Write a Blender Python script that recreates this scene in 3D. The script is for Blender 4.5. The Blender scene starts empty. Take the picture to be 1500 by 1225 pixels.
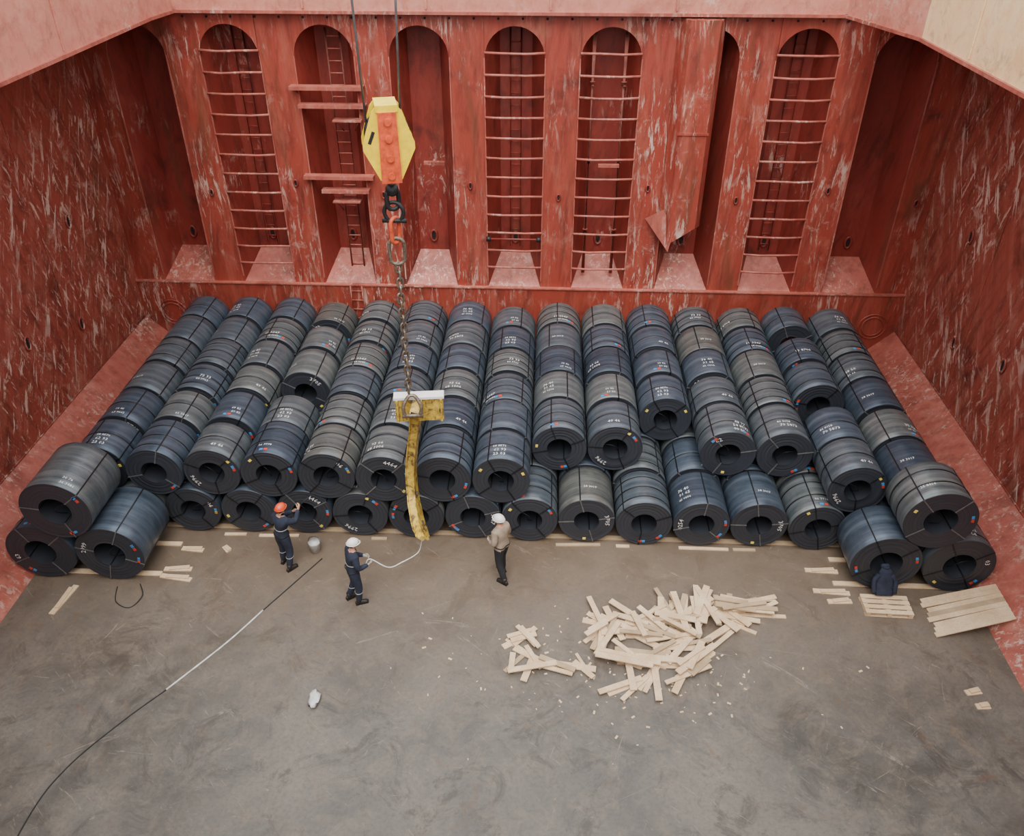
import bpy, bmesh, math, random
from mathutils import Vector, Matrix, Euler
R = random.Random(7)
scene = bpy.context.scene
COL = scene.collection

# ---------------------------------------------------------------- materials
def new_mat(name):
    m = bpy.data.materials.new(name); m.use_nodes = True
    nt = m.node_tree; nt.nodes.clear()
    out = nt.nodes.new('ShaderNodeOutputMaterial')
    b = nt.nodes.new('ShaderNodeBsdfPrincipled')
    nt.links.new(b.outputs[0], out.inputs[0])
    return m, nt, b
def coords(nt, scale=(1,1,1), rot=(0,0,0), world=False):
    tc = nt.nodes.new('ShaderNodeNewGeometry' if world else 'ShaderNodeTexCoord')
    mp = nt.nodes.new('ShaderNodeMapping'); mp.vector_type = 'POINT'
    r1 = nt.nodes.new('ShaderNodeMapping'); r1.inputs['Rotation'].default_value = rot
    mp.inputs['Scale'].default_value = scale
    nt.links.new(tc.outputs['Position' if world else 'Object'], r1.inputs[0])
    nt.links.new(r1.outputs[0], mp.inputs[0])
    return mp.outputs[0]
def noise(nt, vec, scale, detail=5, rough=.6, dist=0):
    n = nt.nodes.new('ShaderNodeTexNoise')
    n.inputs['Scale'].default_value = scale; n.inputs['Detail'].default_value = detail
    n.inputs['Roughness'].default_value = rough; n.inputs['Distortion'].default_value = dist
    nt.links.new(vec, n.inputs['Vector']); return n.outputs[0]
def ramp(nt, fac, stops):
    r = nt.nodes.new('ShaderNodeValToRGB'); e = r.color_ramp.elements
    while len(e) < len(stops): e.new(.5)
    for i, (p, c) in enumerate(stops):
        e[i].position = p; e[i].color = (*c, 1) if len(c) == 3 else c
    nt.links.new(fac, r.inputs[0]); return r.outputs[0]
def g(v): return (v, v, v)
def mix(nt, fac, a, b, mode='MIX'):
    m = nt.nodes.new('ShaderNodeMix'); m.data_type = 'RGBA'; m.blend_type = mode
    for i, v in ((0, fac), (6, a), (7, b)):
        if isinstance(v, bpy.types.NodeSocket): nt.links.new(v, m.inputs[i])
        elif i == 0: m.inputs[0].default_value = v
        else: m.inputs[i].default_value = (*v, 1)
    return m.outputs[2]
def mul(nt, a, b, op='MULTIPLY'):
    m = nt.nodes.new('ShaderNodeMath'); m.operation = op
    for i, v in enumerate((a, b)):
        if isinstance(v, bpy.types.NodeSocket): nt.links.new(v, m.inputs[i])
        else: m.inputs[i].default_value = v
    return m.outputs[0]
def bump(nt, b, h, strength=.3, dist=.02):
    n = nt.nodes.new('ShaderNodeBump'); n.inputs['Strength'].default_value = strength
    n.inputs['Distance'].default_value = dist
    nt.links.new(h, n.inputs['Height']); nt.links.new(n.outputs[0], b.inputs['Normal'])

def simple(name, col, rough=.6, metal=0, var=.25, sc=8):
    m, nt, b = new_mat(name)
    v = coords(nt); n = noise(nt, v, sc)
    lo = tuple(c*(1-var) for c in col); hi = tuple(min(1, c*(1+var)) for c in col)
    nt.links.new(ramp(nt, n, [(.3, lo), (.7, hi)]), b.inputs['Base Color'])
    b.inputs['Roughness'].default_value = rough; b.inputs['Metallic'].default_value = metal
    return m

def red_paint(name, base=(.31,.048,.030), light=(.44,.135,.088), dark=(.115,.021,.015), scrape=.5, rots=((.12,.12,0), (-.18,-.2,0)), pale=(.60,.42,.34), stk=.22, rust=.5, fs=1.0):
    m, nt, b = new_mat(name)
    vw = coords(nt, world=True)
    va = coords(nt, (1, 1, stk), rots[0], world=True); vb = coords(nt, (1, 1, stk), rots[1], world=True)
    big = noise(nt, vw, .6, 5, .65, .3)
    c = ramp(nt, big, [(.30, dark), (.44, base), (.60, base), (.78, light)])
    med = noise(nt, va, 3.2, 8, .72, .3)
    c = mix(nt, ramp(nt, med, [(.48, g(0)), (.76, g(.6))]), c, light)
    c = mix(nt, ramp(nt, noise(nt, vb, 4.0, 7, .7, .3), [(.48, g(0)), (.70, g(.8))]), c, dark)
    c = mix(nt, ramp(nt, noise(nt, va, 1.6, 6, .75, .8), [(.54, g(0)), (.70, g(rust))]), c, (.13,.05,.022))
    pm = ramp(nt, noise(nt, vw, .38, 4, .6, .4), [(.60-.24*scrape, g(0)), (.74-.18*scrape, g(1))])
    s1 = ramp(nt, noise(nt, va, 6*fs, 9, .74, .5), [(.555, g(0)), (.59, g(.9))])
    s2 = ramp(nt, noise(nt, vb, 9*fs, 8, .72, .3), [(.58, g(0)), (.615, g(.8))])
    s3 = ramp(nt, noise(nt, vw, 1.8*fs, 9, .78, .6), [(.56, g(0)), (.66, g(.5))])
    for s in (s1, s2, s3): c = mix(nt, mul(nt, pm, s), c, pale)
    c = mix(nt, ramp(nt, noise(nt, vb, 18, 6, .8, .3), [(.66, g(0)), (.70, g(.6))]), c, light)
    nt.links.new(c, b.inputs['Base Color'])
    b.inputs['Roughness'].default_value = .5
    bump(nt, b, med, .25, .03)
    return m

M_red = red_paint('red_hold_paint', scrape=.66, rots=((0,.06,0), (0,-.1,0)), stk=.14, rust=.7)
M_redside = red_paint('red_hold_paint_scraped', base=(.31,.062,.042), light=(.46,.18,.125), scrape=1.0, rots=((.5,0,0), (-.3,0,0)), stk=.2, rust=.65, fs=.8)
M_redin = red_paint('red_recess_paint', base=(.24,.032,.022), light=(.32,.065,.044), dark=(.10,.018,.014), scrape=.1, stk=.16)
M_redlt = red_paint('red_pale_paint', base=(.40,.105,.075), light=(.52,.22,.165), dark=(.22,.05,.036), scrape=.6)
M_coam = red_paint('coaming_sunlit_red', base=(.58,.22,.16), light=(.66,.35,.26), dark=(.44,.14,.10), scrape=.45, stk=.8, rust=.45)  # red coaming paint lightened to pink, sunlight put into the colour
M_cream = red_paint('coaming_sunlit_cream', base=(.90,.62,.34), light=(.95,.74,.45), dark=(.80,.46,.22), scrape=.4, stk=.8, pale=(.9,.75,.5))  # right coaming side, cream with yellow sunlight painted into its colour

def floor_mat():
    m, nt, b = new_mat('steel_tank_top_floor')
    vw = coords(nt, world=True)
    n1 = noise(nt, vw, .42, 7, .68, .6); n2 = noise(nt, vw, 1.9, 9, .72, 1.0); n3 = noise(nt, vw, 14, 6, .7)
    c = ramp(nt, n1, [(.30, (.070,.067,.059)), (.46, (.118,.111,.098)), (.58, (.152,.141,.122)), (.72, (.20,.182,.155))])
    c = mix(nt, ramp(nt, n2, [(.45, g(0)), (.72, g(.6))]), c, (.225,.190,.145))
    c = mix(nt, ramp(nt, noise(nt, vw, .8, 9, .78, 1.6), [(.52, g(0)), (.62, g(.7))]), c, (.062,.058,.050))
    c = mix(nt, ramp(nt, n3, [(.35, g(.35)), (.55, g(0))]), c, (.07,.062,.055))
    sep = nt.nodes.new('ShaderNodeSeparateXYZ'); nt.links.new(vw, sep.inputs[0])
    mr = nt.nodes.new('ShaderNodeMapRange'); mr.inputs[1].default_value = 10; mr.inputs[2].default_value = 14
    nt.links.new(mul(nt, sep.outputs[1], mul(nt, n2, 2.5), 'ADD'), mr.inputs[0])
    c = mix(nt, mul(nt, mr.outputs[0], .6), c, (.155,.100,.060))
    c = mix(nt, ramp(nt, noise(nt, vw, 1.3, 7, .75, 1.2), [(.58, g(0)), (.70, g(.5))]), c, (.15,.085,.045))
    for rz, thr in ((.7, .655), (-.5, .67), (1.9, .67), (.1, .67)):
        vs = coords(nt, (.35, 3, 1), (0,0,rz), world=True)
        s = ramp(nt, noise(nt, vs, 2.4, 8, .8, 1.2), [(thr-.04, g(0)), (thr, g(.45))])
        c = mix(nt, s, c, (.36,.31,.25))
    nt.links.new(c, b.inputs['Base Color'])
    nt.links.new(ramp(nt, n1, [(.35, g(.34)), (.65, g(.68))]), b.inputs['Roughness'])
    bump(nt, b, n3, .2, .01)
    return m
M_floor = floor_mat()

def coil_side():
    m, nt, b = new_mat('steel_coil_wrap')
    v = coords(nt, (.5, 9, .5)); oi = nt.nodes.new('ShaderNodeObjectInfo')
    add = nt.nodes.new('ShaderNodeVectorMath'); add.operation = 'ADD'
    cmb = nt.nodes.new('ShaderNodeCombineXYZ')
    nt.links.new(mul(nt, oi.outputs['Random'], 60), cmb.inputs[1])
    nt.links.new(v, add.inputs[0]); nt.links.new(cmb.outputs[0], add.inputs[1])
    n = noise(nt, add.outputs[0], .9, 6, .65)
    c = ramp(nt, n, [(.3, (.045,.056,.070)), (.5, (.098,.115,.130)), (.7, (.19,.21,.22))])
    v2 = coords(nt); n2 = noise(nt, v2, 3, 6, .7, .6)
    c = mix(nt, ramp(nt, n2, [(.45, g(0)), (.75, g(.45))]), c, (.21,.21,.20))
    tint = ramp(nt, oi.outputs['Random'], [(0, (.48,.57,.72)), (.3, (.78,.90,1.08)), (.6, (1.08,1.10,1.08)), (.85, (1.38,1.36,1.25)), (1, (1.2,1.08,.92))])
    c = mix(nt, 1.0, c, tint, 'MULTIPLY')
    nt.links.new(c, b.inputs['Base Color'])
    b.inputs['Metallic'].default_value = .45; b.inputs['Roughness'].default_value = .34
    bump(nt, b, n, .15, .01)
    return m
M_cs = coil_side()
def coil_face():
    m, nt, b = new_mat('steel_coil_edge')
    v = coords(nt); sep = nt.nodes.new('ShaderNodeSeparateXYZ'); nt.links.new(v, sep.inputs[0])
    c = nt.nodes.new('ShaderNodeCombineXYZ'); nt.links.new(sep.outputs[0], c.inputs[0]); nt.links.new(sep.outputs[2], c.inputs[1])
    ln = nt.nodes.new('ShaderNodeVectorMath'); ln.operation = 'LENGTH'; nt.links.new(c.outputs[0], ln.inputs[0])
    c2 = nt.nodes.new('ShaderNodeCombineXYZ'); nt.links.new(ln.outputs['Value'], c2.inputs[0])
    n = noise(nt, c2.outputs[0], 55, 5, .7)
    col = ramp(nt, n, [(.35, (.016,.020,.028)), (.65, (.060,.066,.080))])
    nt.links.new(col, b.inputs['Base Color']); b.inputs['Metallic'].default_value = .3
    b.inputs['Roughness'].default_value = .45; bump(nt, b, n, .3, .005)
    return m
M_cf = coil_face()
M_strap = simple('black_steel_strap', (.012,.012,.014), .4, .3)
M_strap2 = simple('grey_steel_strap', (.14,.14,.14), .4, .3)
M_white = simple('white_stencil_paint', (.72,.72,.70), .7, 0, .35, 30)
M_srd = simple('red_sticker', (.55,.05,.03), .5)
M_sbl = simple('blue_sticker', (.05,.22,.48), .5)
M_syl = simple('yellow_sticker', (.75,.6,.1), .5)
def wood_mat(name, a, bb):
    m, nt, b = new_mat(name); v = coords(nt); n = noise(nt, v, 2.5, 4, .6); n2 = noise(nt, v, 30, 4, .6)
    c = ramp(nt, n, [(.3, a), (.7, bb)]); c = mix(nt, ramp(nt, n2, [(.4, g(0)), (.8, g(.5))]), c, (.45,.29,.15))
    nt.links.new(c, b.inputs['Base Color']); b.inputs['Roughness'].default_value = .75; return m
M_wood = wood_mat('fresh_pine', (.58,.41,.24), (.82,.64,.43))
M_wood2 = wood_mat('weathered_pine', (.34,.25,.15), (.52,.39,.25))
def worn_yellow():
    m, nt, b = new_mat('worn_yellow_paint'); v = coords(nt)
    n = noise(nt, v, 5, 9, .78, .6)
    c = ramp(nt, n, [(.41, (.085,.05,.028)), (.50, (.45,.30,.05)), (.6, (.66,.47,.06)), (.68, (.5,.46,.34))])
    nt.links.new(c, b.inputs['Base Color']); b.inputs['Roughness'].default_value = .5; return m
M_wy = worn_yellow()
M_yel = simple('crane_yellow_paint', (.88,.62,.01), .4, 0, .15)
M_ora = simple('crane_orange_red_paint', (.60,.085,.03), .45, 0, .3, 12)
M_chain = simple('rusty_chain_steel', (.20,.16,.12), .5, .6, .5, 20)
M_dark = simple('dark_steel', (.03,.03,.032), .5, .5)
M_gal = simple('galvanised_grey', (.52,.52,.50), .5, .1)
M_wire = simple('greased_wire_rope', (.12,.12,.12), .5, .4)
M_rope = simple('white_rope', (.62,.62,.60), .8)
M_hose = simple('black_hose', (.02,.02,.02), .5)
M_navy = simple('navy_coverall_cloth', (.016,.022,.042), .9, 0, .4, 6)
M_blk = simple('black_trouser_cloth', (.014,.015,.018), .9, 0, .4, 6)
M_tan = simple('tan_jacket_cloth', (.30,.235,.175), .9, 0, .25, 6)
M_skin = simple('skin', (.50,.27,.18), .6, 0, .08)
M_hair = simple('dark_hair', (.02,.014,.01), .8)
M_eye = simple('eye_dark', (.02,.015,.012), .3)
M_eyew = simple('eye_white', (.75,.73,.7), .3, 0, .05)
M_lip = simple('lips', (.35,.11,.09), .5)
M_boot = simple('boot_leather', (.02,.016,.013), .5)
M_hw = simple('helmet_white', (.80,.80,.76), .35, 0, .06)
M_hr = simple('helmet_red', (.72,.09,.03), .35, 0, .08)
M_glove = simple('work_glove', (.45,.42,.37), .9)
M_refl = simple('reflective_tape', (.34,.35,.34), .4)
M_plas = simple('clear_plastic_scrap', (.6,.6,.6), .3)

# ---------------------------------------------------------------- mesh builder
class MB:
    def __init__(s): s.v = []; s.f = []; s.m = []; s.sm = []
    def add(s, vs, fs, mi=0, smooth=False):
        o = len(s.v); s.v += [Vector(p) for p in vs]
        for f in fs: s.f.append([i+o for i in f]); s.m.append(mi); s.sm.append(smooth)
    def box(s, c, size, mi=0, rot=None):
        hx, hy, hz = (d/2 for d in size); c = Vector(c)
        M = rot if rot is not None else Matrix.Identity(3)
        vs = [c + M @ Vector((x*hx, y*hy, z*hz)) for z in (-1,1) for y in (-1,1) for x in (-1,1)]
        s.add(vs, [(0,2,3,1),(4,5,7,6),(0,1,5,4),(2,6,7,3),(0,4,6,2),(1,3,7,5)], mi)
    def loft(s, pts, rad, up=(0,0,1), n=8, mi=0, smooth=True, closed=False, square=False):
        pts = [Vector(p) for p in pts]; up = Vector(up); k = len(pts)
        if not hasattr(rad, '__len__'): rad = [rad]*k
        vs = []
        prev = None
        for i, p in enumerate(pts):
            if closed: t = pts[(i+1) % k]-pts[i-1]
            else: t = pts[min(i+1, k-1)]-pts[max(i-1, 0)]
            t.normalize()
            a = t.cross(up)
            if a.length < 1e-3: a = t.cross(Vector((1,0,0)) if prev is None else prev.cross(t)*-1 if prev.cross(t).length > .01 else Vector((0,1,0)))
            a.normalize(); b = a.cross(t).normalized(); prev = a
            r = rad[i]; ra, rb = (r if hasattr(r, '__len__') else (r, r))
            for j in range(n):
                th = 2*math.pi*(j+(.5 if square else 0))/n
                q = math.sqrt(2) if square else 1
                vs.append(p+a*ra*q*math.cos(th)+b*rb*q*math.sin(th))
        fs = []
        for i in range(k if closed else k-1):
            for j in range(n):
                a0 = i*n+j; a1 = i*n+(j+1) % n; b0 = ((i+1) % k)*n+j; b1 = ((i+1) % k)*n+(j+1) % n
                fs.append((a0, a1, b1, b0))
        if not closed:
            fs.append(tuple(range(n))[::-1]); fs.append(tuple((k-1)*n+j for j in range(n)))
        s.add(vs, fs, mi, smooth)
    def sphere(s, c, r, mi=0, u=14, w=9, fn=None, zmin=-1):
        c = Vector(c); r = r if hasattr(r, '__len__') else (r, r, r)
        vs = []; fs = []
        for i in range(w+1):
            ph = -math.pi/2+math.pi*i/w
            for j in range(u):
                th = 2*math.pi*j/u
                p = Vector((math.cos(ph)*math.cos(th), math.cos(ph)*math.sin(th), max(zmin, math.sin(ph))))
                if fn: p = fn(p)
                vs.append(c+Vector((p.x*r[0], p.y*r[1], p.z*r[2])))
        for i in range(w):
            for j in range(u): fs.append((i*u+j, i*u+(j+1) % u, (i+1)*u+(j+1) % u, (i+1)*u+j))
        s.add(vs, fs, mi, True)
    def mesh(s, name, mats):
        me = bpy.data.meshes.new(name); me.from_pydata([tuple(v) for v in s.v], [], s.f)
        for m in mats: me.materials.append(m)
        me.polygons.foreach_set('material_index', s.m); me.polygons.foreach_set('use_smooth', s.sm)
        me.update()
        bm = bmesh.new(); bm.from_mesh(me); bmesh.ops.remove_doubles(bm, verts=bm.verts, dist=1e-5)
        bmesh.ops.recalc_face_normals(bm, faces=bm.faces); bm.to_mesh(me); bm.free()
        return me
    def obj(s, name, mats, loc=(0,0,0), rot=(0,0,0), parent=None, scale=1):
        o = bpy.data.objects.new(name, s.mesh(name, mats)); COL.objects.link(o)
        o.location = loc; o.rotation_euler = rot; o.scale = (scale,)*3
        if parent: o.parent = parent
        return o
def bez(pts, n=8):
    P = [Vector(p) for p in pts]; out = []
    for i in range(len(P)-1):
        p0 = P[max(i-1, 0)]; p1 = P[i]; p2 = P[i+1]; p3 = P[min(i+2, len(P)-1)]
        for j in range(n):
            t = j/n
            out.append(.5*((2*p1)+(p2-p0)*t+(2*p0-5*p1+4*p2-p3)*t*t+(3*p1-p0-3*p2+p3)*t**3))
    out.append(P[-1]); return out

# ---------------------------------------------------------------- hold shell
CX = -.87
FL, FR = CX-9.97, CX+9.97
WL, WR = CX-11.2, CX+11.2
YB = 21.5; ZS = 2.35; ZT = 9.8; Y0 = -.6
mb = MB(); mb.box(((FL+FR)/2, (Y0+21.6)/2, -.1), (FR-FL+.6, 21.6-Y0+.8, .2)); mb.obj('floor', [M_floor])

def side_wall(name, xf, xw, sgn):
    mb = MB(); y0, y1 = Y0-.1, 22.6
    def quad(a, b, mi=0):
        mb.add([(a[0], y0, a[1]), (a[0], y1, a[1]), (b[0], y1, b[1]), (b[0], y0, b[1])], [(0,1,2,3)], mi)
    quad((xf, 0), (xw, 1.2), 2); quad((xw, 1.2), (xw, ZT))
    mb.add([(xw+sgn*.25, y0, -.2), (xw+sgn*.25, y1, -.2), (xw+sgn*.25, y1, ZT), (xw+sgn*.25, y0, ZT)], [(0,1,2,3)], 0)
    for y in (4, 8.6, 13.2, 17.8): mb.box((xw-sgn*.006, y, 5.5), (.012, .03, 8.5), 0)
    mb.loft([(xw-sgn*.01, y0, 1.22), (xw-sgn*.01, y1, 1.22)], .022, n=6)
    for (y, z) in ((19, 5.2), (16, 3.4), (14.2, 5.9), (18.2, 2.7), (11.5, 4.4)):
        pts = [(xw-sgn*.02, y+.09*math.cos(a), z+.17*math.sin(a)) for a in [2*math.pi*i/16 for i in range(16)]]
        mb.loft(pts, .028, up=(1,0,0), n=6, closed=True)
        mb.box((xw-sgn*.012, y, z), (.02, .11, .26), 1)
    return mb.obj(name, [M_redside, M_dark, M_redlt])
side_wall('wall_left', FL, WL, -1); side_wall('wall_right', FR, WR, 1)
mb = MB(); mb.box((CX, Y0-.2, ZT/2), (22.6, .2, ZT)); mb.obj('wall_front', [M_redside])

# corrugated back bulkhead
KX = [CX+2.4*k for k in range(-4, 5)]
mb = MB()
prof = [(WL, YB)]
for x in KX: prof += [(x-.75, YB), (x-.42, YB+.9), (x+.42, YB+.9), (x+.75, YB)]
prof.append((WR, YB))
for i in range(len(prof)-1):
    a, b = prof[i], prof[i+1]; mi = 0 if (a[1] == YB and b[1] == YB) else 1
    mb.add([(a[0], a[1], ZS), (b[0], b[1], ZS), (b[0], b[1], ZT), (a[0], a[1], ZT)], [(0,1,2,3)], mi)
mb.box((CX, 21.95, ZS/2), (22.4, 1.1, ZS), 0)
mb.box((CX, 21.44, ZS+.01), (22.4, .14, .035), 2)
for i, x in enumerate(KX):
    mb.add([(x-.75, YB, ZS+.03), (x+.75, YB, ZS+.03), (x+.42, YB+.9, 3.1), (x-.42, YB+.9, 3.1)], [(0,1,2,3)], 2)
    n = 16; arc = [(x-.75*math.cos(math.pi*j/n), 8.7+.75*math.sin(math.pi*j/n)) for j in range(n+1)]
    for yy in (YB-.03, YB+.02):
        for j in range(n):
            a, b = arc[j], arc[j+1]
            mb.add([(a[0], yy, a[1]), (b[0], yy, b[1]), (b[0], yy, ZT), (a[0], yy, ZT)], [(0,1,2,3)], 0)
    for j in range(n):
        a, b = arc[j], arc[j+1]
        mb.add([(a[0], YB-.03, a[1]), (b[0], YB-.03, b[1]), (b[0], YB+.02, b[1]), (a[0], YB+.02, a[1])], [(0,1,2,3)], 2)
    for sx in (-1, 1): mb.box((x+sx*.765, YB-.012, (ZS+8.7)/2+.1), (.03, .03, 8.7-ZS-.2), 2)
    for (xx, yy, zz) in ((x, YB+.87, 3.55), (x+1.2, YB-.03, 5.1+.3*(i % 2))):
        if xx > WR-.2: continue
        sc = 1 if yy > YB else .55
        pts = [(xx+.09*sc*math.cos(a), yy, zz+.17*sc*math.sin(a)) for a in [2*math.pi*q/14 for q in range(14)]]
        mb.loft(pts, .03*sc+.006, up=(0,1,0), n=6, closed=True, mi=1)
        mb.box((xx, yy+.015, zz), (.1*sc, .02, .24*sc), 3)
for xx in (WL+.9, WR-.7):
    for rr in (.4, .3):
        pts = [(xx+rr*math.cos(a), 21.385, 1.35+rr*math.sin(a)) for a in [2*math.pi*q/28 for q in range(28)]]
        mb.loft(pts, .018, up=(0,1,0), n=6, closed=True, mi=0)
mb.box((CX, YB-.05, ZT-.05), (22.4, .1, .1), 1)
for q in range(36):
    mb.loft([(CX-10.6+.6*q, YB-.03, 9.62), (CX-10.6+.6*q, YB-.055, 9.62)], .03, n=6, mi=3)
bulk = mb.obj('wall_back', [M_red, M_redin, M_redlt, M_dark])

def ladder(x, kind):
    mb = MB()
    zs = [3.0+.53*i for i in range(12)]
    for z in zs:
        if z > 9.2: break
        w = .76
        pts = [(x-w, YB-.03, z), (x-.3, YB-.04, z-.03*R.random()), (x+.3, YB-.04, z-.03*R.random()), (x+w, YB-.03, z)]
        mb.loft(pts, (.032), n=8, mi=0)
    if kind == 0:
        for dx in (-.14, .14): mb.loft([(x+dx, YB+.8, 3.3), (x+dx, YB+.8, 9.4)], .022, mi=1)
        for i in range(18): mb.loft([(x-.14, YB+.8, 3.5+.32*i), (x+.14, YB+.8, 3.5+.32*i)], .014, n=6, mi=1)
    else:
        for dx in (-.42, .38): mb.loft([(x+dx, YB+.25, 2.75), (x+dx, YB+.25, 9.3)], .05, mi=0)
        for z in (4, 6, 8): 
            for dx in (-.42, .38): mb.loft([(x+dx, YB+.25, z), (x+dx, YB+.25, z+.1)], .075, mi=0)
    if kind == 0 and abs(x-CX) < .1:
        z = 3.9
        mb.loft([(x-.75, YB-.12, z), (x+.75, YB-.12, z)], .03, mi=1)
        for sx in (-.72, .68): mb.loft([(x+sx-.06, YB-.12, z), (x+sx+.06, YB-.12, z)], .075, mi=2)
    mb.obj('bulkhead_ladder', [M_redlt, M_redin, M_dark])
for k, kd in ((-3, 0), (0, 0), (1, 1), (3, 0)): ladder(CX+2.4*k, kd)
x = CX-4.8; mb = MB()
for dx in (-.02, .34): mb.loft([(x+dx, YB+.45, ZS+.3), (x+dx, YB+.45, 9.3)], .028, mi=0)
for i in range(22): mb.loft([(x-.02, YB+.45, 2.8+.3*i), (x+.34, YB+.45, 2.8+.3*i)], .018, n=6, mi=0)
for dx in (.0, .34): mb.loft([(x+dx, YB-.16, .6), (x+dx, YB-.16, ZS)], .024, mi=0)
for i in range(6): mb.loft([(x, YB-.16, .7+.3*i), (x+.34, YB-.16, .7+.3*i)], .016, n=6, mi=0)
for z, w, dx in ((8.0, 1.9, 0), (7.55, 1.75, .1), (5.66, 1.9, .05), (5.28, 1.3, .2)):
    mb.box((x+dx, YB-.12, z), (w, .24, .03), 0); mb.box((x+dx, YB-.235, z-.04), (w, .02, .08), 0)
    for s2 in (-1, 1):
        mb.add([(x+dx+s2*w*.42, YB, z), (x+dx+s2*w*.42, YB-.22, z), (x+dx+s2*w*.42, YB, z-.25)], [(0,1,2)], 1)
for z, dx in ((7.15, .45), (4.95, .2)):
    mb.box((x+dx, YB-.1, z), (.75, .3, .04), 0)
    for s2 in (-.3, .3): mb.loft([(x+dx+s2, YB-.22, z), (x+dx+s2*.5, YB-.02, z-.3)], .02, n=6, mi=1)
mb.obj('access_ladder_with_landings', [M_redlt, M_redin])
for xx in (CX-2.4+.25, CX+2.4+.1):
    mb = MB(); mb.box((xx, YB-.05, 6.05), (.55, .12, .03)); mb.box((xx, YB-.1, 6.02), (.55, .015, .07)); mb.obj('small_bracket_shelf', [M_redlt])

# vent duct
x = CX+4.8-.25; mb = MB()
y0, y1 = YB-.45, YB-.035
pr = [(x-.58, y1), (x-.34, y0), (x+.36, y0), (x+.55, y1)]
zb = [4.0, 3.95, 4.45, 4.35]; ztd = ZT-.12
vs = [(a, b, ztd) for a, b in pr]+[(a, b, z) for (a, b), z in zip(pr, zb)]
mb.add(vs, [(0,1,5,4), (1,2,6,5), (2,3,7,6), (4,5,6,7), (0,3,2,1)], 0)
mb.add([(x-.50, y0+.2, 4.9), (x-.95, y1, 4.55), (x-.30, y0-.01, 3.75), (x-.2, y0-.01, 4.35), (x-.2, y1, 3.8)], [(0,1,2,3), (1,4,2)], 1)
mb.box((x, y0-.015, 7), (.8, .03, .06), 0)
mb.obj('ventilation_duct', [M_red, M_redlt])

# deck (ceiling ring round hatch) and coaming
XL, XR, YE = -9.35, 7.75, 21.3
mb = MB()
mb.box(((WL-.3+XL-.06)/2, 11, ZT+.12), (XL-.06-WL+.3, 23.4, .2)); mb.box(((WR+.3+XR+.06)/2, 11, ZT+.12), (WR-XR-.06+.3, 23.4, .2))
mb.box(((XL+XR)/2, 22.05, ZT+.12), (XR-XL, 1.3, .2)); mb.box(((XL+XR)/2, -.65, ZT+.12), (XR-XL, .2, .2))
mb.obj('ceiling', [M_red])
mb = MB()
path = [(XL, -.5), (XL, 20.2), (-9.2, YE), (7.0, YE), (XR, 18.6), (XR, -.5)]
ZL = 9.76
def coam(a, b, mi):
    zt = 12.4
    mb.add([(a[0], a[1], ZL), (b[0], b[1], ZL), (b[0], b[1], zt), (a[0], a[1], zt)], [(0,1,2,3)], mi)
for i in range(5): coam(path[i], path[i+1], 1 if i == 4 else 0)
for i in range(5):
    a, b = path[i], path[i+1]
    mb.loft([(a[0], a[1], ZL), (b[0], b[1], ZL)], [(.06, .035)]*2, n=4, square=True, mi=2, smooth=False)
for y in (3, 8, 12.5, 16.3):
    mb.box((XL+.02, y, 11.1), (.03, .05, 2.5), 0); mb.box((XR-.02, y, 11.1), (.03, .05, 2.5), 1)
for x in (-6, -3, 0, 3): mb.box((x, YE-.02, 11.1), (.05, .03, 2.5), 0)
mb.obj('hatch_coaming', [M_coam, M_cream, M_redlt])

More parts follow.
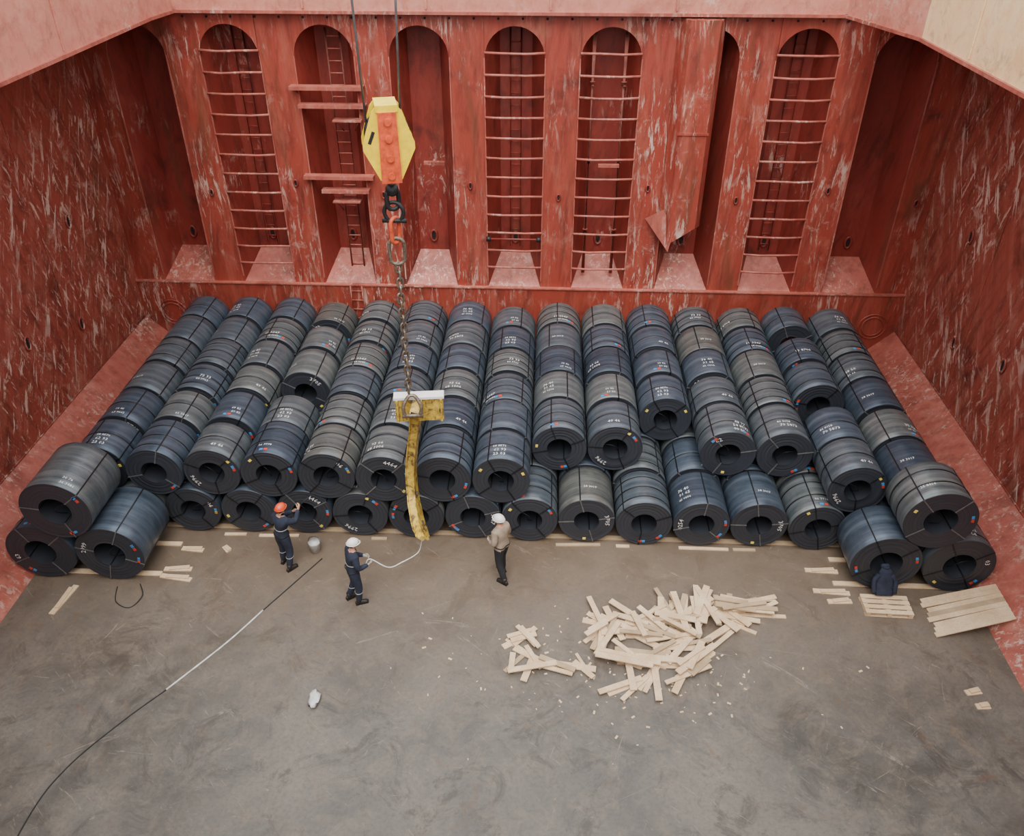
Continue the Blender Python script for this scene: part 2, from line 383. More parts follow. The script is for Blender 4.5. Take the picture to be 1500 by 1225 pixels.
# ---------------------------------------------------------------- coils
def text_polys(txt, size):
    cu = bpy.data.curves.new('t', 'FONT'); cu.body = txt; cu.size = size; cu.resolution_u = 1
    o = bpy.data.objects.new('t', cu); COL.objects.link(o)
    dg = bpy.context.evaluated_depsgraph_get(); dg.update()
    me = bpy.data.meshes.new_from_object(o.evaluated_get(dg))
    vs = [v.co.copy() for v in me.vertices]; fs = [tuple(p.vertices) for p in me.polygons]
    bpy.data.objects.remove(o); bpy.data.meshes.remove(me); bpy.data.curves.remove(cu)
    return vs, fs
def coil_mesh(name, Ro, ri, L, seed):
    r = random.Random(seed); mb = MB(); n = 72
    face = []; k = 9
    for i in range(k+1):
        rr = Ro-.008-(Ro-.008-ri)*i/k
        face.append((rr, -L/2+(r.uniform(0, .012) if 0 < i < k else 0)))
    prof = [(Ro, -L/2+.01)]+face+[(ri, -L/2+.01), (ri, L/2-.01)]
    prof += [(ri, L/2)]+[(Ro-.008, L/2), (Ro, L/2-.01)]
    body = [(Ro-r.uniform(0, .004), L/2-.01-(L-.02)*i/5) for i in range(1, 5)]
    prof += body
    m = len(prof); vs = []
    for (rr, yy) in prof:
        for j in range(n):
            a = 2*math.pi*j/n; vs.append((rr*math.cos(a), yy, rr*math.sin(a)))
    side = []; ed = []
    for i in range(m):
        for j in range(n):
            f = (i*n+j, i*n+(j+1) % n, ((i+1) % m)*n+(j+1) % n, ((i+1) % m)*n+j)
            (side if i >= m-5 else ed).append(f)
    o = len(mb.v); mb.add(vs, [], 0)
    for f in side: mb.f.append([q+o for q in f]); mb.m.append(0); mb.sm.append(True)
    for f in ed: mb.f.append([q+o for q in f]); mb.m.append(1); mb.sm.append(False)
    bands = r.choice([[-.25, .2], [0.0], [-.3, 0, .3], [-.12, .25], []]) 
    for b in bands:
        y = b*L; w = .016; v2 = []; f2 = []
        for (rr, yy) in ((Ro-.004, y-w), (Ro+.005, y-w), (Ro+.005, y+w), (Ro-.004, y+w)):
            for j in range(n):
                a = 2*math.pi*j/n; v2.append((rr*math.cos(a), yy, rr*math.sin(a)))
        for i in range(3):
            for j in range(n): f2.append((i*n+j, i*n+(j+1) % n, (i+1)*n+(j+1) % n, (i+1)*n+j))
        mb.add(v2, f2, 2, True)
    ns = r.choice([3, 4, 4]); a0 = r.uniform(.5, 1.1); fm = r.choice([2, 7, 7])
    for i in range(ns):
        a = a0+2*math.pi*i/ns+r.uniform(-.15, .15); ca, sa = math.cos(a), math.sin(a)
        rot = Matrix(((ca, 0, -sa), (0, 1, 0), (sa, 0, ca)))
        mid = (ri+Ro)/2
        mb.box((mid*ca, -L/2-.004, mid*sa), (Ro-ri+.012, .01, .024), fm, rot)
        mb.box((mid*ca, L/2+.004, mid*sa), (Ro-ri+.012, .01, .028), 2, rot)
        mb.box(((Ro+.003)*ca, 0, (Ro+.003)*sa), (.008, L, .028), 2, rot)
        mb.box(((ri-.003)*ca, 0, (ri-.003)*sa), (.008, L, .028), 2, rot)
    if r.random() < .6:
        s = r.choice([-1, 1])
        mb.loft(bez([(s*ri*.75, -L/2+.1, .5*ri), (s*.02, -L/2+.05, .25*ri), (-s*.2*ri, -L/2+.12, -.4*ri), (s*.1*ri, -L/2+.3, -.93*ri)], 5), .008, n=5, mi=2)
    for i in range(r.choice([1, 2, 2])):
        a = r.choice([-.5, .15, 3.3, 2.7, -1.9, -1.2, .6])+r.uniform(-.1, .1); rr = Ro*.84
        c = [3, 4] if r.random() < .8 else [5]
        for q, mi in enumerate(c):
            aa = a+(q-.5)*.15; t = Matrix.Rotation(-aa+math.pi/2, 3, 'Y')
            mb.box((rr*math.cos(aa), -L/2-.003, rr*math.sin(aa)), (.07, .012, .055), mi, t)
    if r.random() < .4:
        a0_ = math.pi/2+r.uniform(-.4, .4)
        for q, mi in enumerate([3, 4]):
            aa = a0_+.16*q; y = -L/2+.12
            t = Matrix.Rotation(-aa, 3, 'Y')
            mb.box(((Ro+.001)*math.cos(aa), y, (Ro+.001)*math.sin(aa)), (.012, .06, .08), mi, t)
    def wraptext(txt, size, ang, y):
        vs, fs = text_polys(txt, size)
        wdt = max(v.x for v in vs)
        out = []
        for v in vs:
            th = ang-(v.x-wdt/2)/Ro
            out.append(((Ro+.006)*math.cos(th), y+v.y, (Ro+.006)*math.sin(th)))
        mb.add(out, fs, 6)
    chars = '0123456789'
    def code(k): return ''.join(r.choice(chars) for _ in range(k))
    if r.random() < .75:
        ang = math.pi/2+r.uniform(-.5, .5); y = -L/2+.08+r.uniform(0, .35)
        for q in range(r.choice([1, 2, 3])):
            wraptext(code(2)+' '+code(r.choice([2, 4])), r.choice([.09, .12]), ang+r.uniform(-.08, .08), y+q*.14)
    if r.random() < .45:
        vs, fs = text_polys(code(r.choice([2, 4])), .14); wdt = max(v.x for v in vs); a = r.choice([2.6, .5, 1.2, 3.6]); rr = (Ro+ri)/2-.03
        out = []
        for v in vs:
            th = a-(v.x-wdt/2)/rr; q = rr+v.y
            out.append((q*math.cos(th), -L/2-.006, q*math.sin(th)))
        mb.add(out, fs, 6)
    return mb.mesh(name, [M_cs, M_cf, M_strap, M_srd, M_sbl, M_syl, M_white, M_strap2])
RC = .62; P = 1.262
LENS = [1.02, 1.08, 1.13]
var = [(LENS[i % 3], coil_mesh('steel_coil_mesh', RC, .28, LENS[i % 3], 100+i)) for i in range(24)]
varB = [coil_mesh('steel_coil_wide_mesh', .72, .33, l, 300+i) for i, l in enumerate((1.35, 1.35, 1.35, 1.0, 1.0, 1.0))]
DZ = .036
def coil(me, x, y, z, rot):
    o = bpy.data.objects.new('steel_coil', me); COL.objects.link(o); o.location = (x, y, z); o.rotation_euler = (0, rot, 0)
last = [None]
def pick():
    while True:
        v = R.choice(var)
        if v is not last[0]: last[0] = v; return v
XC = -.83
zt = RC+DZ+math.sqrt((2*RC)**2-(P/2)**2)+.004
for j in range(16):
    x = XC+P*(j-7.5)
    for r_ in range(6):
        L, me = pick(); y = 13.47+1.2*r_+L/2+R.uniform(0, .06)
        coil(me, x, y, RC+DZ, R.uniform(-.6, .6))
std = [0, 1, 2, 3, 4, 5]
for i in range(15):
    rows = [14.05+1.2*r_ for r_ in std]
    if i in (8, 9, 11, 12): rows = rows[1:]
    if i == 10: rows = rows[2:]
    if i == 7: rows = [14.02+1.16*r_ for r_ in std]
    if i == 13: rows = [14.05, 15.22, 17.22, 18.42, 20.12]
    if i == 3: rows = [14.05, 15.2, 17.25, 18.45, 19.85]
    for q, yy in enumerate(rows):
        L, me = pick()
        if i == 7 and L > 1.1: L, me = var[R.choice([0, 3, 6, 9])]
        coil(me, XC+P*(i-7), yy-.03+R.uniform(0, .05), zt, R.uniform(-.45, .45))
RB = .72
zb = RB+DZ; hb = zb+math.sqrt((2*RB)**2-.74**2)+.004
coil(varB[0], -10.43, 12.62, zb, .2); coil(varB[1], -8.95, 12.62, zb, -.2); coil(varB[2], -9.69, 12.55, hb, .1)
coil(varB[3], 7.2, 12.88, zb, -.1); coil(varB[4], 8.68, 12.88, zb, .25); coil(varB[5], 7.94, 12.85, hb, 0)

# dunnage boards under the coils
mb = MB()
for r_ in range(6):
    for dy in (.2, .9):
        yy = 13.47+1.2*r_+dy
        mb.box((XC, yy, .015), (19.4, .12, .029), 0)
for x0, x1, yc in ((-10.75, -8.1, 12.15), (-10.75, -8.0, 13.05), (6.3, 9.0, 12.5), (6.4, 9.0, 13.2)):
    mb.box(((x0+x1)/2, yc, .015), (x1-x0, .12, .029), 1)
for x, w_ in ((-6.9, .5), (-5.9, .9), (-3.6, .35), (.9, 1.0), (3.7, 1.1), (4.6, .5), (1.9, .3)):
    mb.box((x, 13.42, .012), (w_, .08, .024), R.choice([0, 1]), Matrix.Rotation(R.uniform(-.05, .05), 3, 'Z'))
mb.obj('dunnage_boards', [M_wood2, M_wood])

def plank(mb, x, y, z, ang, L, w=.11, t=.024, tilt=0, mi=0):
    mb.box((x, y, z), (L, w, t), mi, Matrix.Rotation(ang, 3, 'Z') @ Matrix.Rotation(tilt, 3, 'Y'))
mb = MB(); rp = random.Random(3)
clusters = [
 (3.0, 11.55, 80, .45, .15, 14, .95), (3.6, 11.6, 60, .35, .2, 12, .9), (4.35, 11.75, 8, .35, .18, 16, .95), (2.6, 11.5, 40, .3, .1, 6, .9),
 (2.4, 11.25, -12, .5, .2, 18, 1.0), (2.1, 10.95, -15, .5, .18, 14, 1.0), (1.35, 10.95, 55, .15, .35, 9, .95),
 (2.2, 10.35, -6, .5, .16, 16, 1.05), (3.0, 10.2, 45, .22, .3, 11, .95), (2.05, 9.95, 88, .25, .1, 4, 1.0), (2.9, 10.75, 20, .3, .15, 6, 1.0),
 (1.9, 9.75, 40, .3, .1, 3, .9), (3.6, 10.9, 65, .12, .2, 3, 1.0), (1.5, 11.3, -35, .3, .15, 5, .9), (4.1, 11.35, -25, .3, .1, 5, .9),
 (-.1, 10.5, -50, .2, .25, 5, .9), (-.2, 10.75, 35, .3, .1, 4, .8), (.2, 10.1, -8, .5, .08, 5, 1.0), (-.3, 10.1, 70, .15, .1, 3, .6), (.95, 10.1, -60, .1, .1, 2, .8)]
for (cx, cy, a, sx, sy, n, L) in clusters:
    for i in range(n):
        w_ = rp.choice([.06, .09, .11, .13]) if cx < 1 else rp.choice([.09, .11, .13])
        plank(mb, cx+rp.uniform(-sx, sx)*1.1, cy+rp.uniform(-sy, sy)*1.1, .013+.0255*(i % 9)+rp.uniform(0, .002), math.radians(a+rp.gauss(0, 17)), L*rp.uniform(.55, 1.1), w_, mi=0 if rp.random() < .8 else 1)
for i in range(150):
    x = rp.gauss(1.5, 1.7); y = rp.gauss(10.1, .75); s = rp.uniform(.02, .08)
    mb.box((x, y, .004), (s, s*.5, .006), 0, Matrix.Rotation(rp.uniform(0, 3), 3, 'Z'))
mb.obj('wood_plank_pile', [M_wood, M_wood2])
mb = MB()
for i in range(8):
    a = Vector((7.95+.04*(i % 3), 11.2+.125*i, .02)); b = Vector((9.47, 11.4+.115*i, .40))
    mb.loft([a, b], [(.055, .012)]*2, n=4, square=True, smooth=False, mi=i % 5 == 4)
mb.obj('wood_plank_stack', [M_wood, M_wood2])
def pallet(x, y, w, d, rz):
    mb = MB(); 
    for s in (-1, 0, 1): mb.box((s*(w/2-.05), 0, .05), (.09, d, .08))
    for i in range(4): mb.box((0, -d/2+.05+i*(d-.1)/3, .102), (w, .1, .022))
    for i in (-1, 1): mb.box((0, i*(d/2-.05), .006), (w, .1, .011))
    mb.obj('wood_pallet', [M_wood], (x, y, 0), (0, 0, rz))
pallet(7.2, 11.88, .95, .5, -.03)
for (x, y, a, L) in ((6.15, 12.85, -2, .7), (6.2, 12.25, -4, .75), (6.3, 12.0, 3, .5), (-9.85, 11.35, 80, .8), (-7.8, 12.3, 2, .6), (-7.75, 12.05, -8, .7), (-7.7, 12.9, -5, .5),
                     (-6.95, 12.95, -45, .22), (8.15, 9.9, 10, .3), (8.2, 9.6, 5, .25)):
    mb = MB(); plank(mb, 0, 0, .013, 0, L, .12); plank(mb, .03, .02, .039, .12, L*.7, .09); mb.obj('loose_wood_board', [M_wood], (x, y, 0), (0, 0, math.radians(a)))

# ---------------------------------------------------------------- crane hook block, chain, C-hook
HX, HY = -2.5, 12.7
def link(mb, c, L, W, r, rz, mi=0):
    pts = []
    for q in range(20):
        a = 2*math.pi*q/20
        x = W*math.cos(a); z = (L-W)*(1 if math.sin(a) > 0 else -1)*(abs(math.sin(a)) > 1e-6)+W*math.sin(a)
        pts.append(Matrix.Rotation(rz, 3, 'Z') @ Vector((x, 0, z))+Vector(c))
    mb.loft(pts, r, up=Matrix.Rotation(rz, 3, 'Z') @ Vector((0, 1, 0)), n=8, closed=True, mi=mi)
mb = MB(); zc = 9.3
out = [(-.16, .58), (.16, .58), (.23, .50), (.40, .02), (.40, -.08), (.17, -.56), (-.17, -.56), (-.40, -.08), (-.40, .02), (-.23, .5)]
def plate(pts, y, t, mi, rz=0):
    n = len(pts); Mz = Matrix.Rotation(rz, 3, 'Z')
    vs = [Mz @ Vector((a, y-t/2, b))+Vector((HX, HY, zc)) for a, b in pts]+[Mz @ Vector((a, y+t/2, b))+Vector((HX, HY, zc)) for a, b in pts]
    fs = [tuple(range(n))[::-1], tuple(range(n, 2*n))]+[(i, (i+1) % n, n+(i+1) % n, n+i) for i in range(n)]
    mb.add(vs, fs, mi)
for y in (-.20, .20): plate(out, y, .05, 0, .25)
plate([(-.14, .50), (.14, .50), (.16, -.60), (-.16, -.60)], -.25, .05, 1, .25)
plate([(-.14, .50), (.14, .50), (.16, -.60), (-.16, -.60)], .25, .05, 1, .25)
plate([(-.17, .60), (.17, .60), (.17, .5), (-.17, .5)], 0, .5, 0, .25)
Mz = Matrix.Rotation(.25, 3, 'Z')
for z, r_ in ((.1, .36),):
    for yy in (-.09, .0, .09):
        mb.loft([Mz @ Vector((0, yy-.03, z))+Vector((HX, HY, zc)), Mz @ Vector((0, yy+.03, z))+Vector((HX, HY, zc))], r_, n=28, mi=2, smooth=False)
for z in (.36, .1, -.2, -.48):
    mb.loft([Mz @ Vector((0, -.31, z))+Vector((HX, HY, zc)), Mz @ Vector((0, .31, z))+Vector((HX, HY, zc))], .055, n=10, mi=1, smooth=False)
mb.box(Mz @ Vector((-.26, -.229, .12))+Vector((HX, HY, zc)), (.05, .004, .2), 2, Mz @ Matrix.Rotation(.4, 3, 'Y'))
mb.loft([(HX, HY, 8.8), (HX, HY, 8.66), (HX, HY, 8.62), (HX, HY, 8.5)], [.12, .12, .09, .07], n=12, mi=3)
mb.sphere((HX, HY, 8.5), .11, 2)
link(mb, (HX, HY, 8.34), .17, .10, .04, .4, 2)
mb.loft(bez([(HX-.11, HY, 7.98), (HX-.16, HY, 8.12), (HX-.1, HY, 8.25), (HX, HY, 8.29), (HX+.1, HY, 8.25), (HX+.16, HY, 8.12), (HX+.11, HY, 7.98)], 4), .035, up=(0,1,0), n=8, mi=2)
mb.loft([(HX-.2, HY, 7.97), (HX+.2, HY, 7.97)], .04, n=8, mi=2)
link(mb, (HX, HY, 7.80), .22, .09, .035, .9, 1); link(mb, (HX, HY, 7.42), .24, .13, .032, .2, 4)
z = 7.12; i = 0
while z > 4.5:
    link(mb, (HX+.008*math.sin(i), HY, z), .095, .05, .021, (i % 2)*1.57+.4, 4); z -= .148; i += 1
mb.loft([(HX-.30, HY-.05, 9.3), (HX-.34, HY-.05, 11.3), (HX-.45, HY-.05, 22)], .018, n=8, mi=5)
mb.loft([(HX+.20, HY+.05, 9.3), (HX+.27, HY+.05, 11.3), (HX+.6, HY+.05, 22)], .018, n=8, mi=5)
mb.obj('crane_hook_block', [M_yel, M_ora, M_dark, M_gal, M_chain, M_wire])

mb = MB()
rzc = .12
def T(a, x, z):
    v = Matrix.Rotation(rzc, 3, 'Z') @ Vector((x, -(a-.45), 0)); return Vector((HX+.05+v.x, HY+v.y, z))
mb.box(T(.30, .12, 4.08), (.92, .16, .52), 0, Matrix.Rotation(rzc, 3, 'Z'))
mb.box(T(.30, .12, 4.36), (.96, .22, .05), 1, Matrix.Rotation(rzc, 3, 'Z'))
for s in (-.3, .54): mb.box(T(.41, s, 4.08), (.04, .05, .5), 0, Matrix.Rotation(rzc, 3, 'Z'))
pp = bez([T(.50, .06, 4.25), T(.30, .04, 3.95), T(.12, -.01, 3.5), T(.02, -.10, 2.9), T(.0, -.17, 2.3), T(.12, -.17, 1.75), T(.5, -.10, 1.48), T(.85, -.02, 1.36), T(1.05, .02, 1.34)], 5)
nn = len(pp); rad = []
for i in range(nn):
    t = i/(nn-1); w = .13+.06*math.sin(t*math.pi)-(.07 if t > .9 else 0); rad.append((.06 if t < .85 else .05, w))
mb.loft(pp, rad, up=(0, -1, .35), n=4, square=True, smooth=False, mi=0)
for s in (-1, 1):
    mb.loft([p+Vector((s*.075, 0, 0)) for p in pp], [(.012, r_[1]+.02) for r_ in rad], up=(0, -1, .35), n=4, square=True, smooth=False, mi=0)
for i in range(4, nn-6, 7):
    mb.loft([pp[i]+Vector((-.105, 0, 0)), pp[i]+Vector((.105, 0, 0))], .05, n=10, mi=2)
mb.loft(bez([T(.62, -.14, 4.12), T(.6, -.17, 4.3), T(.52, -.08, 4.47), T(.5, 0, 4.5), T(.52, .08, 4.47), T(.6, .17, 4.3), T(.62, .14, 4.12)], 4), .035, up=(0,1,0), n=8, mi=2)
mb.loft([T(.62, -.2, 4.12), T(.62, .2, 4.12)], .04, n=8, mi=2)
mb.obj('coil_lifting_c_hook', [M_wy, M_hw, M_chain])

# ---------------------------------------------------------------- workers
WS = .96
def skin_body(verts, edges, radii, sub=2):
    me = bpy.data.meshes.new('b'); me.from_pydata(verts, edges, []); o = bpy.data.objects.new('b', me); COL.objects.link(o)
    o.modifiers.new('s', 'SKIN'); 
    for i, r_ in enumerate(radii):
        me.skin_vertices[0].data[i].radius = r_ if hasattr(r_, '__len__') else (r_, r_)
    me.skin_vertices[0].data[0].use_root = True
    sm = o.modifiers.new('u', 'SUBSURF'); sm.levels = sub; sm.render_levels = sub
    dg = bpy.context.evaluated_depsgraph_get(); dg.update()
    m2 = bpy.data.meshes.new_from_object(o.evaluated_get(dg))
    vs = [v.co.copy() for v in m2.vertices]; fs = [tuple(p.vertices) for p in m2.polygons]
    bpy.data.objects.remove(o); return vs, fs
def hand(mb, w, d, palm, side, mi, curl=.5):
    d = Vector(d).normalized(); palm = Vector(palm); palm = (palm-d*palm.dot(d)).normalized(); lat = d.cross(palm)*side
    mb.loft([w-d*.02, w+d*.02, w+d*.06, w+d*.095], [(.026, .02), (.037, .017), (.042, .015), (.036, .012)], up=palm, n=8, mi=mi)
    for i, (off, ln) in enumerate(((-.03, .068), (-.01, .078), (.011, .072), (.031, .056))):
        p = w+d*.088+lat*(-off); pts = [p]; dd = d.copy(); 
        for s in (.42, .33, .25):
            dd = (dd+palm*curl).normalized(); p = p+dd*ln*s; pts.append(p)
        mb.loft(pts, [.0095, .009, .0085, .007], up=lat, n=6, mi=mi)
    p = w+d*.03+lat*.03; t1 = p+lat*.022+d*.025+palm*.012; t2 = t1+d*.03+palm*.02*curl+lat*.004; t3 = t2+d*.02+palm*.02
    mb.loft([p, t1, t2, t3], [.013, .011, .0095, .008], up=palm, n=6, mi=mi)
def ring(mb, vs, z, mi, th, cx, cy, rmax, h):
    pts = []
    sl = [v for v in vs if abs(v.z-z) < .045 and (Vector((v.x-cx, v.y-cy))).length < rmax]
    for q in range(20):
        a = 2*math.pi*q/20; d = Vector((math.cos(a), math.sin(a), 0)); best = 0
        for v in sl:
            w = Vector((v.x-cx, v.y-cy, 0))
            if w.length > 1e-4 and w.normalized().dot(d) > .93: best = max(best, w.dot(d))
        pts.append([cx, cy, a, best])
    avg = sorted(p[3] for p in pts)[10]
    P_ = []
    for cx_, cy_, a, b_ in pts:
        r_ = b_ if b_ > .3*avg else avg
        P_.append((cx_+(r_+th)*math.cos(a), cy_+(r_+th)*math.sin(a), z))
    mb.loft(P_, [(th, h)]*20, up=(0,0,1), n=6, closed=True, mi=mi)
def worker(name, loc, heading, J, torso, legs, helmet, gl, headrot=0, headpitch=0, stripe=False):
    mb = MB(); mats = [torso, legs, M_skin, M_hair, helmet, M_boot, M_eyew, M_eye, M_lip, gl, M_refl, M_dark]
    lx, ly = J.get('lean', (0, 0)); S = J.get('sh', 0)
    pel = (0, 0, .96); ch = (lx*.6, ly*.6, 1.26); up = (lx, ly, 1.41)
    nk = (lx*1.1, ly*1.2+.01, 1.5); hb_ = (lx*1.15, ly*1.3+.02, 1.57)
    shr = (lx+.18, ly+S, 1.41); shl = (lx-.18, ly-S, 1.41)
    V = [pel, (lx*.25, ly*.25, 1.09), ch, up, nk, hb_,
         (.095, 0, .90), J['kr'], J['ar'], (-.095, 0, .90), J['kl'], J['al'],
         shr, J['er'], J['wr'], shl, J['el'], J['wl']]
    E = [(0,1),(1,2),(2,3),(3,4),(4,5),(0,6),(6,7),(7,8),(0,9),(9,10),(10,11),(3,12),(12,13),(13,14),(3,15),(15,16),(16,17)]
    Rr = [(.175,.135),(.17,.13),(.19,.145),(.13,.11),.062,.056, .12,.088,.07,.12,.088,.07, .092,.068,.046,.092,.068,.046]
    vs, fs = skin_body(V, E, Rr); o = len(mb.v)
    mb.v += vs
    for f in fs:
        c = sum((vs[i] for i in f), Vector())/len(f); mi = 0 if c.z > .93 else 1
        if c.z > 1.49 and (Vector((c.x, c.y))-Vector((nk[0], nk[1]))).length < .085: mi = 2
        for w in ('wr', 'wl', 'er', 'el'):
            if (c-Vector(J[w])).length < .16 and c.x*J[w][0] > 0 and abs(c.x) > .15: mi = 0
        mb.f.append([i+o for i in f]); mb.m.append(mi); mb.sm.append(True)
    ring(mb, vs, 1.0, 11, .004, lx*.05, ly*.05, .2, .018)
    pts = [(nk[0]+.072*math.cos(a), nk[1]-.005+.072*math.sin(a), 1.475) for a in [2*math.pi*i/14 for i in range(14)]]
    mb.loft(pts, .018, n=6, closed=True, mi=0)
    if stripe:
        ring(mb, vs, 1.19, 10, .004, lx*.45, ly*.45, .19, .014)
        for k, a in (('kr', 'ar'), ('kl', 'al')):
            p = Vector(J[k]).lerp(Vector(J[a]), .35)
            ring(mb, vs, p.z, 10, .003, p.x, p.y, .12, .012)
    hm = MB(); 
    def hf(p):
        q = p.copy()
        if p.z < 0: q.x *= 1+.28*p.z; q.y = q.y*(1+.12*p.z)+.06*(-p.z)
        return q
    hm.sphere((0,0,0), (.078, .098, .118), 2, 18, 14, hf)
    hm.loft([(0,.092,.022), (0,.108,-.008), (0,.116,-.024), (0,.094,-.034)], [(.008,.006), (.011,.009), (.016,.010), (.012,.006)], up=(0,1,0), n=8, mi=2)
    for s in (-1, 1):
        hm.sphere((s*.028, .083, .008), (.013, .01, .008), 6, 8, 6); hm.sphere((s*.028, .091, .008), .0055, 7, 8, 6)
        hm.loft([(s*.014, .093, .026), (s*.03, .092, .030), (s*.045, .084, .025)], .004, n=5, mi=3)
        hm.sphere((s*.078, -.002, -.005), (.012, .022, .032), 2, 8, 8)
        hm.sphere((s*.062, -.01, .03), (.020, .055, .04), 3, 10, 8)
    hm.loft([(-.024, .090, -.055), (0, .097, -.054), (.024, .090, -.055)], [(.004,.003), (.008,.006), (.004,.003)], n=6, mi=8)
    hm.sphere((0, -.03, .0), (.073, .078, .07), 3, 14, 10)
    hm.sphere((0, -.003, .038), (.108, .130, .118), 4, 22, 14, None, 0)
    rim = [(.107*math.cos(a), -.003+.129*math.sin(a)+(.028*max(0, math.sin(a))**3), .038) for a in [2*math.pi*i/26 for i in range(26)]]
    hm.loft(rim, [(.011, .006)]*26, up=(0,0,1), n=6, closed=True, mi=4)
    hm.loft([(0, -.003+.131*math.cos(a), .038+.120*math.sin(a)) for a in [math.pi*i/12 for i in range(13)]], .010, up=(1,0,0), n=6, mi=4)
    Hm = Matrix.Translation(Vector(hb_)+Vector((0, .012, .075))) @ Euler((headpitch, 0, headrot)).to_matrix().to_4x4()
    mb.add([Hm @ v for v in hm.v], [], 2); base = len(mb.v)-len(hm.v)
    for f, m_, s_ in zip(hm.f, hm.m, hm.sm): mb.f.append([i+base for i in f]); mb.m.append(m_); mb.sm.append(s_)
    for a, k in (('ar', 1), ('al', -1)):
        p = Vector(J[a]); ya = J.get('toe', 0)*k; rt = Matrix.Rotation(-ya, 3, 'Z'); gz = p.z-.10
        def q(x, y, z): return Vector((p.x, p.y, gz))+rt @ Vector((x, y, z))
        mb.loft([q(0, -.085, .05), q(0, -.06, .052), q(0, 0, .062), q(0, .07, .052), q(0, .14, .042), q(0, .185, .036), q(0, .2, .034)],
                [(.02,.03), (.038,.05), (.044,.06), (.045,.05), (.05,.04), (.042,.034), (.02,.02)], n=10, mi=5)
        mb.loft([q(0, -.005, .05), q(0, -.005, .18)], [.052, .056], up=(0,1,0), n=10, mi=5)
        mb.box(q(0, .055, .009), (.085, .27, .018), 11, rt)
    for w, e, s, pv in (('wr', 'er', 1, J.get('pr', (-1, 0, 0))), ('wl', 'el', -1, J.get('pl', (1, 0, 0)))):
        W = Vector(J[w]); hand(mb, W, W-Vector(J[e]), pv, s, 9, .75)
    return mb.obj(name, mats, loc, (0, 0, heading), scale=WS)
W1 = (-5.45, 12.52, 0)
J1 = dict(lean=(.02, .05), kr=(.12, .04, .50), ar=(.15, -.08, .10), kl=(-.12, .06, .50), al=(-.15, .03, .10),
          er=(.27, .22, 1.30), wr=(.20, .42, 1.48), el=(-.20, .24, 1.24), wl=(.02, .42, 1.34), pr=(-1, 0, -.2), pl=(1, 0, .2), toe=.2)
worker('worker_red_helmet', W1, -.5, J1, M_navy, M_navy, M_hr, M_skin, stripe=True)
J2 = dict(lean=(0, .04), kr=(.11, .06, .50), ar=(.11, .02, .10), kl=(-.11, .03, .50), al=(-.13, -.12, .10),
          er=(.26, .06, 1.16), wr=(.16, .30, 1.10), el=(-.26, .06, 1.16), wl=(-.10, .30, 1.14), pr=(-1, 0, .3), pl=(1, 0, .3), toe=.15)
worker('worker_white_helmet', (-3.74, 11.6, 0), -1.05, J2, M_navy, M_navy, M_hw, M_glove, headpitch=-.1, stripe=True)
J3 = dict(lean=(0, .03), kr=(.12, .10, .51), ar=(.13, .08, .10), kl=(-.11, -.02, .50), al=(-.14, -.20, .10),
          er=(.27, .02, 1.14), wr=(.20, .24, 1.02), el=(-.26, -.02, 1.14), wl=(-.15, .22, 1.04), pr=(-1, 0, .2), pl=(1, 0, .2), toe=.1)
worker('worker_tan_jacket', (-.76, 12.42, 0), .9, J3, M_tan, M_blk, M_hw, M_glove, headrot=.2, headpitch=.05)

def toW(loc, h, p):
    v = Matrix.Rotation(h, 3, 'Z') @ (Vector(p)*WS); return Vector(loc)+v
a = toW(W1, -.5, (.17, .52, 1.52)); b = toW(W1, -.5, (-.04, .47, 1.28))
d = (a-b).normalized()
mb = MB(); mb.loft([b-d*.35, a+d*.35], .014, n=8, mi=0); e = a+d*.35
mb.loft(bez([e, e+Vector((.05, .02, .04)), e+Vector((.09, .02, -.02))], 4), .011, n=6, mi=0); mb.obj('hook_pole', [M_dark])
mb = MB(); mb.loft([(0,0,.003), (0,0,.27), (0,0,.29)], [.10, .13, .135], up=(0,1,0), n=20, mi=0)
mb.loft([(0,0,.288), (0,0,.295)], [.12, .12], up=(0,1,0), n=20, mi=0)
mb.loft(bez([(-.135,0,.27), (-.10,.02,.38), (0,.03,.42), (.10,.02,.38), (.135,0,.27)], 4), .006, up=(0,1,0), n=5, mi=1)
mb.obj('paint_bucket', [M_gal, M_dark], (-4.95, 12.98, 0))

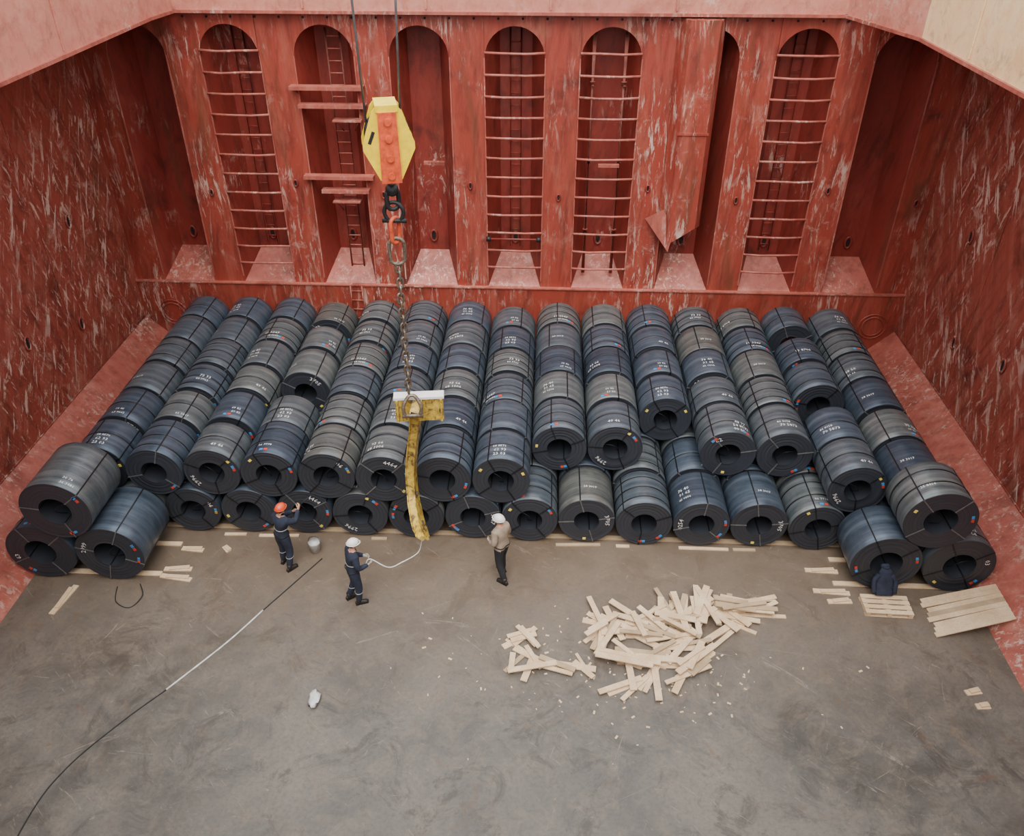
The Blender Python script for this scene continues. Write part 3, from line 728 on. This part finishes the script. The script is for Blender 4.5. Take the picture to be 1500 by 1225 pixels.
h = toW((-3.74, 11.6, 0), -1.05, (.03, .40, 1.10))
mb = MB(); tip = T(1.0, 0, 1.24)
mb.loft(bez([h+Vector((-.1, -.03, -.12)), h, h+Vector((.35, .0, -.22)), (h+tip)/2+Vector((.1, 0, -.35)), tip+Vector((-.1, 0, -.35)), tip], 8), .012, n=6); mb.obj('tag_line_rope', [M_rope])
mb = MB()
P1 = bez([(-4.75, 12.75, .012), (-5.3, 11.8, .012), (-5.62, 11.25, .012)], 8); P2 = bez([(-5.62, 11.25, .012), (-6.1, 10.4, .012), (-6.86, 9.3, .012)], 8)
P3 = bez([(-6.86, 9.3, .012), (-7.4, 8.6, .012), (-7.95, 7.7, .012), (-8.15, 6.8, .012), (-8.1, 5, .012)], 8)
mb.loft(P1, .012, n=6, mi=1); mb.loft(P2, .018, n=6, mi=0); mb.loft(P3, .012, n=6, mi=1); mb.obj('mooring_line', [M_rope, M_hose])
mb = MB(); mb.loft(bez([(-8.9, 11.75, .01), (-8.75, 11.35, .01), (-8.4, 11.2, .01), (-8.25, 11.5, .04), (-8.45, 11.85, .01)], 8), .01, n=6); mb.obj('loose_strapping_wire', [M_hose])
mb = MB()
mb.loft(bez([(7.2, 12.42, .72), (7.2, 12.30, .62), (7.2, 12.24, .45), (7.2, 12.16, .26), (7.2, 12.08, .15)], 4), [(.07+.11*min(1, i/7)+.015*math.sin(i*2), .045) for i in range(17)], up=(0, -1, .3), n=12)
for s in (-1, 1):
    mb.loft(bez([(7.2+s*.12, 12.28, .55), (7.2+s*.22, 12.22, .42), (7.2+s*.21, 12.10, .2)], 4), [.05, .055, .05, .052, .048, .05, .045, .045, .042], n=8)
mb.loft([(7.13, 12.36, .69), (7.2, 12.30, .72), (7.27, 12.36, .69)], .03, n=8)
mb.obj('work_jacket', [M_navy])
mb = MB(); rr = random.Random(5); mb.sphere((0,0,.05), (.13, .2, .05), 0, 12, 8, lambda p: p*rr.uniform(.6, 1.15)); mb.obj('crumpled_plastic_wrap', [M_plas], (-4.05, 9.2, .01))

# ---------------------------------------------------------------- camera, light
cam = bpy.data.cameras.new('camera'); co = bpy.data.objects.new('camera', cam); COL.objects.link(co)
cam.sensor_fit = 'HORIZONTAL'; cam.sensor_width = 36; cam.lens = 28.8; cam.shift_y = -50/1500
co.location = (0, 0, 13.2); co.rotation_euler = (math.radians(56.5), 0, math.radians(2.5)); cam.clip_end = 200
scene.camera = co
w = bpy.data.worlds.new('overcast_sky'); scene.world = w; w.use_nodes = True
bg = w.node_tree.nodes['Background']; bg.inputs[0].default_value = (.94, .97, 1, 1); bg.inputs[1].default_value = 2.3
sl = bpy.data.lights.new('sun', 'SUN'); sl.energy = 4.2; sl.angle = math.radians(50); sl.color = (1, .96, .91)
so = bpy.data.objects.new('sun', sl); COL.objects.link(so); so.rotation_euler = (math.radians(28), 0, 0)
